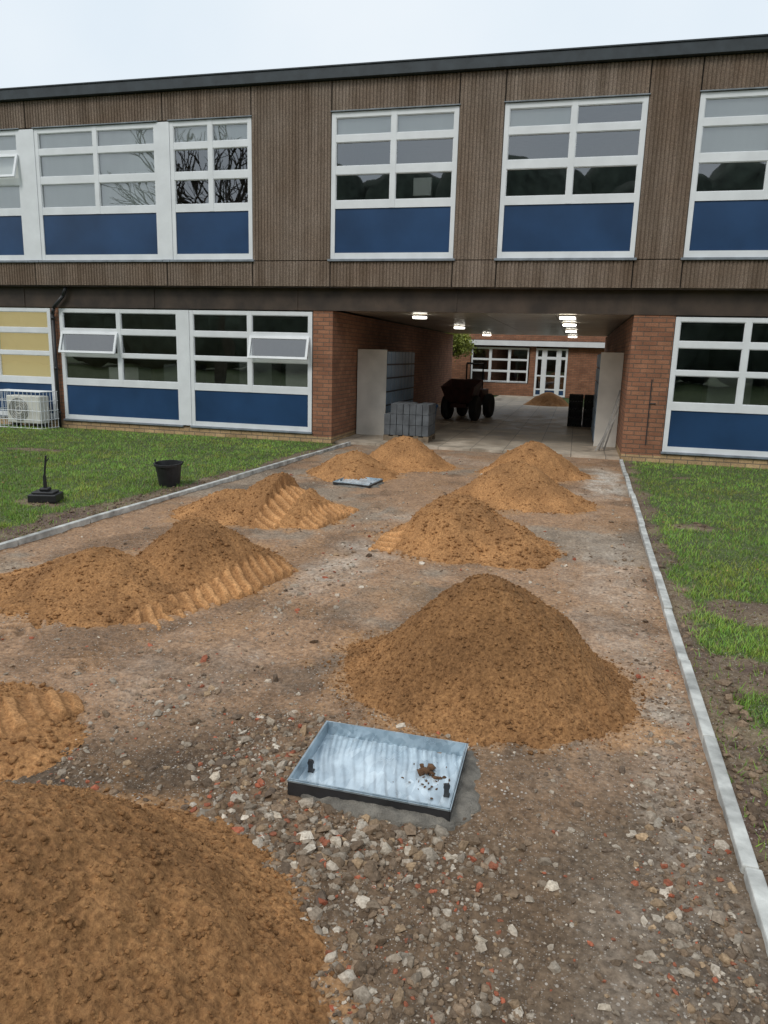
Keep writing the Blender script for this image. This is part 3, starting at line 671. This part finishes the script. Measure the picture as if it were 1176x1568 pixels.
for sx in (-1,1):
    for yy in (-.3,1.1):
        M=Matrix.Rotation(math.pi/2,4,'Y');m.lathe((sx*.52,yy,.36),[(.0,-.08),(.17,-.09),(.33,-.12),(.36,-.07),(.36,.07),(.33,.12),(.17,.09),(0,.08)],24,M)
m.make('tyres',rub,e,0,True)
m=MB();m.box(-.22,.22,.35,.75,.70,.78);m.box(-.22,.22,.72,.80,.782,1.15);m.tube((0,.1,.5),(0,.25,1.05),.025,.02);m.lathe((0,.25,1.07),[(.15,0),(.17,.01),(.15,.02),(.14,.01)],16)
for sx in (-.32,.32): m.tube((sx,.85,.5),(sx,.85,1.6),.03,.03)
m.tube((-.32,.85,1.6),(.32,.85,1.6),.03,.03);m.make('seat_and_roll_bar',blk,e)
# --------------------------------------------------------------- AC unit in cage
e=empty('air_conditioner');acw=simple('ac_casing',(.70,.69,.62),.5,.15,4)
m=MB();m.box(-11.35,-10.55,12.85,13.15,.10,.66);m.make('casing',acw,e,.02)
m=MB();m.lathe((-11.05,12.845,.38),[(.0,0),(.06,0),(.06,-.012)],16,Matrix.Rotation(math.pi/2,4,'X'))
for r in (.1,.14,.18,.22): m.lathe((-11.05,12.843,.38),[(r,0),(r+.012,0),(r+.012,.008),(r,.008)],24,Matrix.Rotation(math.pi/2,4,'X'))
m.make('fan_grille',simple('grille_grey',(.25,.25,.24),.5),e)
m=MB();m.box(-11.3,-11.2,12.9,13.1,.0,.098);m.box(-10.7,-10.6,12.9,13.1,.0,.098);m.make('feet',dk,e)
m=MB()
for xx in np.arange(-11.55,-10.36,.099): m.tube((xx,12.65,0),(xx,12.65,.76),.006,.006,5)
for yy in np.arange(12.65,13.2,.1): m.tube((-10.36,yy,0),(-10.36,yy,.76),.006,.006,5);m.tube((-11.55,yy,0),(-11.55,yy,.76),.006,.006,5)
for zz in (.03,.2,.38,.57,.76):
    m.tube((-11.55,12.65,zz),(-10.36,12.65,zz),.008,.008,5);m.tube((-10.36,12.65,zz),(-10.36,13.2,zz),.008,.008,5);m.tube((-11.55,12.65,zz),(-11.55,13.2,zz),.008,.008,5)
for yy in np.arange(12.75,13.2,.1): m.tube((-11.55,yy,.76),(-10.36,yy,.76),.006,.006,5)
m.make('cage',white,e)
# --------------------------------------------------------------- far building
Fb=empty('school_building');yb=34
FR=MB();GL=MB();BL=MB();BLD=MB();GLO=MB();W=MB()
W.box(-12,-4.75,yb,yb+.3,0,2.2);W.box(-4.75,-2.1,yb,yb+.3,0,.55);W.box(-2.1,-1.85,yb,yb+.3,0,2.2);W.box(-.45,8,yb,yb+.3,0,2.2);W.box(-12,8,yb+.3,yb+.5,2.45,3.4);W.box(-12,8,38,38.2,0,2.4);W.make('brick_walls',brick,Fb)
def three(x0,x1):
    w=(x1-x0)/3;return [(x0+i*w+.05,x0+(i+1)*w-.05) for i in range(3)]
window(-4.7,-2.15,three(-4.7,-2.15),.58,2.12,[(1.62,2.05),(1.12,1.55),(.64,1.04),(.60,.62)],yb-.02,full=False)
window(-1.84,-.46,[(-1.76,-1.56),(-1.36,-.94),(-.74,-.54)],.02,2.12,[(1.75,2.05),(.95,1.65),(.35,.9),(.1,.3)],yb-.02,full=False)
FR.make('window_frames',white,Fb);GL.make('window_glass',gl,Fb);BL.make('door_panels',blue,Fb)
m=MB();m.box(-12,8,yb-.25,yb+.1,2.2,2.42);m.make('white_fascia',white,Fb)
m=MB();m.box(-12,8,yb+.1,40,3.4,3.6);m.box(-12,8,yb+.5,38,2.42,2.449);m.make('roof',fascia,Fb)
# --------------------------------------------------------------- trees
bark=simple('bark',(.07,.055,.04),.9,.4,12);leafm,nt,b=newmat('leaf_mat');vc=N(nt,'ShaderNodeVertexColor',layer_name='Col');nt.links.new(vc.outputs[0],b.inputs['Base Color']);b.inputs['Roughness'].default_value=.6
def branch(m,p,d,L,r,dep,tips):
    q=p+d*L;m.tube(p,q,r,r*.68,5 if dep>1 else 4,False)
    if dep==0: tips.append(q);return
    for i in range(3 if dep>2 else random.choice((2,3))):
        nd=(d+Vector((random.gauss(0,.45),random.gauss(0,.45),random.gauss(.08,.28)))).normalized()
        branch(m,q,nd,L*random.uniform(.65,.85),r*.64,dep-1,tips)
def tree(x,y,h,dep,leaves,name,lc=(.24,.28,.05)):
    e=empty(name);e.location=(x,y,0);m=MB();tips=[];branch(m,Vector((0,0,0)),Vector((0,0,1)),h*.27,h*.022,dep,tips);m.make('trunk',bark,e)
    if leaves:
        T=np.array([tuple(t) for t in tips]);i=rng.integers(0,len(T),leaves);P=T[i]+rng.normal(0,h*.05,(leaves,3))
        u=rng.normal(size=(leaves,3));u/=np.linalg.norm(u,axis=1)[:,None];v=np.cross(u,rng.normal(size=(leaves,3)));v/=np.linalg.norm(v,axis=1)[:,None]
        s=rng.uniform(.03,.07,(leaves,1));V=np.stack([P-u*s,P+v*s*.6,P+u*s,P-v*s*.6],1).reshape(-1,3)
        npmesh('leaves',V,np.arange(4*leaves).reshape(-1,4),leafm,False,np.repeat(np.array([lc])*rng.uniform(.5,1.6,(leaves,1)),4,0),e)
random.seed(21)
tree(-5.5,31,3.4,4,7000,'courtyard_tree')
random.seed(5)
tree(-16.2,-6,12.5,6,0,'bare_tree')
V=[];F=[];o=0
us=np.linspace(0,2*math.pi,25)[:-1];vs=np.linspace(-1.5,1.5,13)
for i in range(52):
    cx=-75+i*2.6+random.uniform(-1.2,1.2);r=random.uniform(2.6,4.6);top=random.uniform(15.0,16.8) if cx>-24 else random.uniform(8.5,11);cy=-34+random.uniform(-3,3)
    U_,W_=np.meshgrid(us,vs);n=fbm(U_*1.6+i*7,W_*1.6,1.3,3,i)
    R_=(1+.10*n);hh=top/2
    P=np.stack([cx+r*R_*np.cos(U_)*np.cos(W_)**.6,cy+r*R_*np.sin(U_)*np.cos(W_)**.6,hh+hh*np.sin(W_)*(1+.01*n)],-1).reshape(-1,3)
    f=[]
    for a in range(12):
        for q in range(24): j=(q+1)%24;f.append((a*24+q,a*24+j,(a+1)*24+j,(a+1)*24+q))
    V.append(P);F.append(np.array(f)+o);o+=len(P)
npmesh('distant_trees',np.concatenate(V),np.concatenate(F),simple('tree_mass',(.085,.11,.085),.9,.7,1.2),True)
# --------------------------------------------------------------- world / sun / camera
w=bpy.data.worlds.new('World');scene.world=w;w.use_nodes=True;nt=w.node_tree;bg=nt.nodes['Background']
sk=N(nt,'ShaderNodeTexSky');sk.sky_type='NISHITA';sk.sun_disc=False;sk.sun_elevation=math.radians(48);sk.sun_rotation=math.radians(205);sk.dust_density=3;sk.air_density=1.2
tc=N(nt,'ShaderNodeTexCoord');nz=N(nt,'ShaderNodeTexNoise');nz.inputs['Scale'].default_value=2.2;nz.inputs['Detail'].default_value=4;nt.links.new(tc.outputs['Generated'],nz.inputs['Vector'])
cloud=mixc(nt,ramp(nt,nz.outputs[0],.3,.7),(7.4,8.4,9.3),(8.7,9.3,9.8))
nt.links.new(mixc(nt,.93,sk.outputs[0],cloud),bg.inputs[0]);bg.inputs[1].default_value=.104
sd=bpy.data.lights.new('sun','SUN');sd.energy=1.4;sd.angle=math.radians(20);sd.color=(1,.97,.92);so=bpy.data.objects.new('sun',sd);COL.objects.link(so)
az=math.radians(205);el=math.radians(48);dv=Vector((math.sin(az)*math.cos(el),math.cos(az)*math.cos(el),math.sin(el)))
so.rotation_euler=dv.to_track_quat('Z','Y').to_euler()
f,pit,rol,yaw=1125.3,*[math.radians(a) for a in (12.15,1.581,14.2)]
Fv=Vector((-math.sin(yaw)*math.cos(pit),math.cos(yaw)*math.cos(pit),-math.sin(pit)));R0=Vector((math.cos(yaw),math.sin(yaw),0));U0=R0.cross(Fv)
R=math.cos(rol)*R0+math.sin(rol)*U0;U=-math.sin(rol)*R0+math.cos(rol)*U0
cd=bpy.data.cameras.new('camera');cam=bpy.data.objects.new('camera',cd);COL.objects.link(cam)
cam.matrix_world=Matrix(((R.x,U.x,-Fv.x,0),(R.y,U.y,-Fv.y,0),(R.z,U.z,-Fv.z,1.7),(0,0,0,1)))
cd.sensor_fit='VERTICAL';cd.sensor_height=36;cd.lens=f/1568*36;cd.clip_start=.05;cd.clip_end=2000
scene.camera=cam
scene.view_settings.view_transform='Standard';scene.view_settings.look='None';scene.view_settings.exposure=0
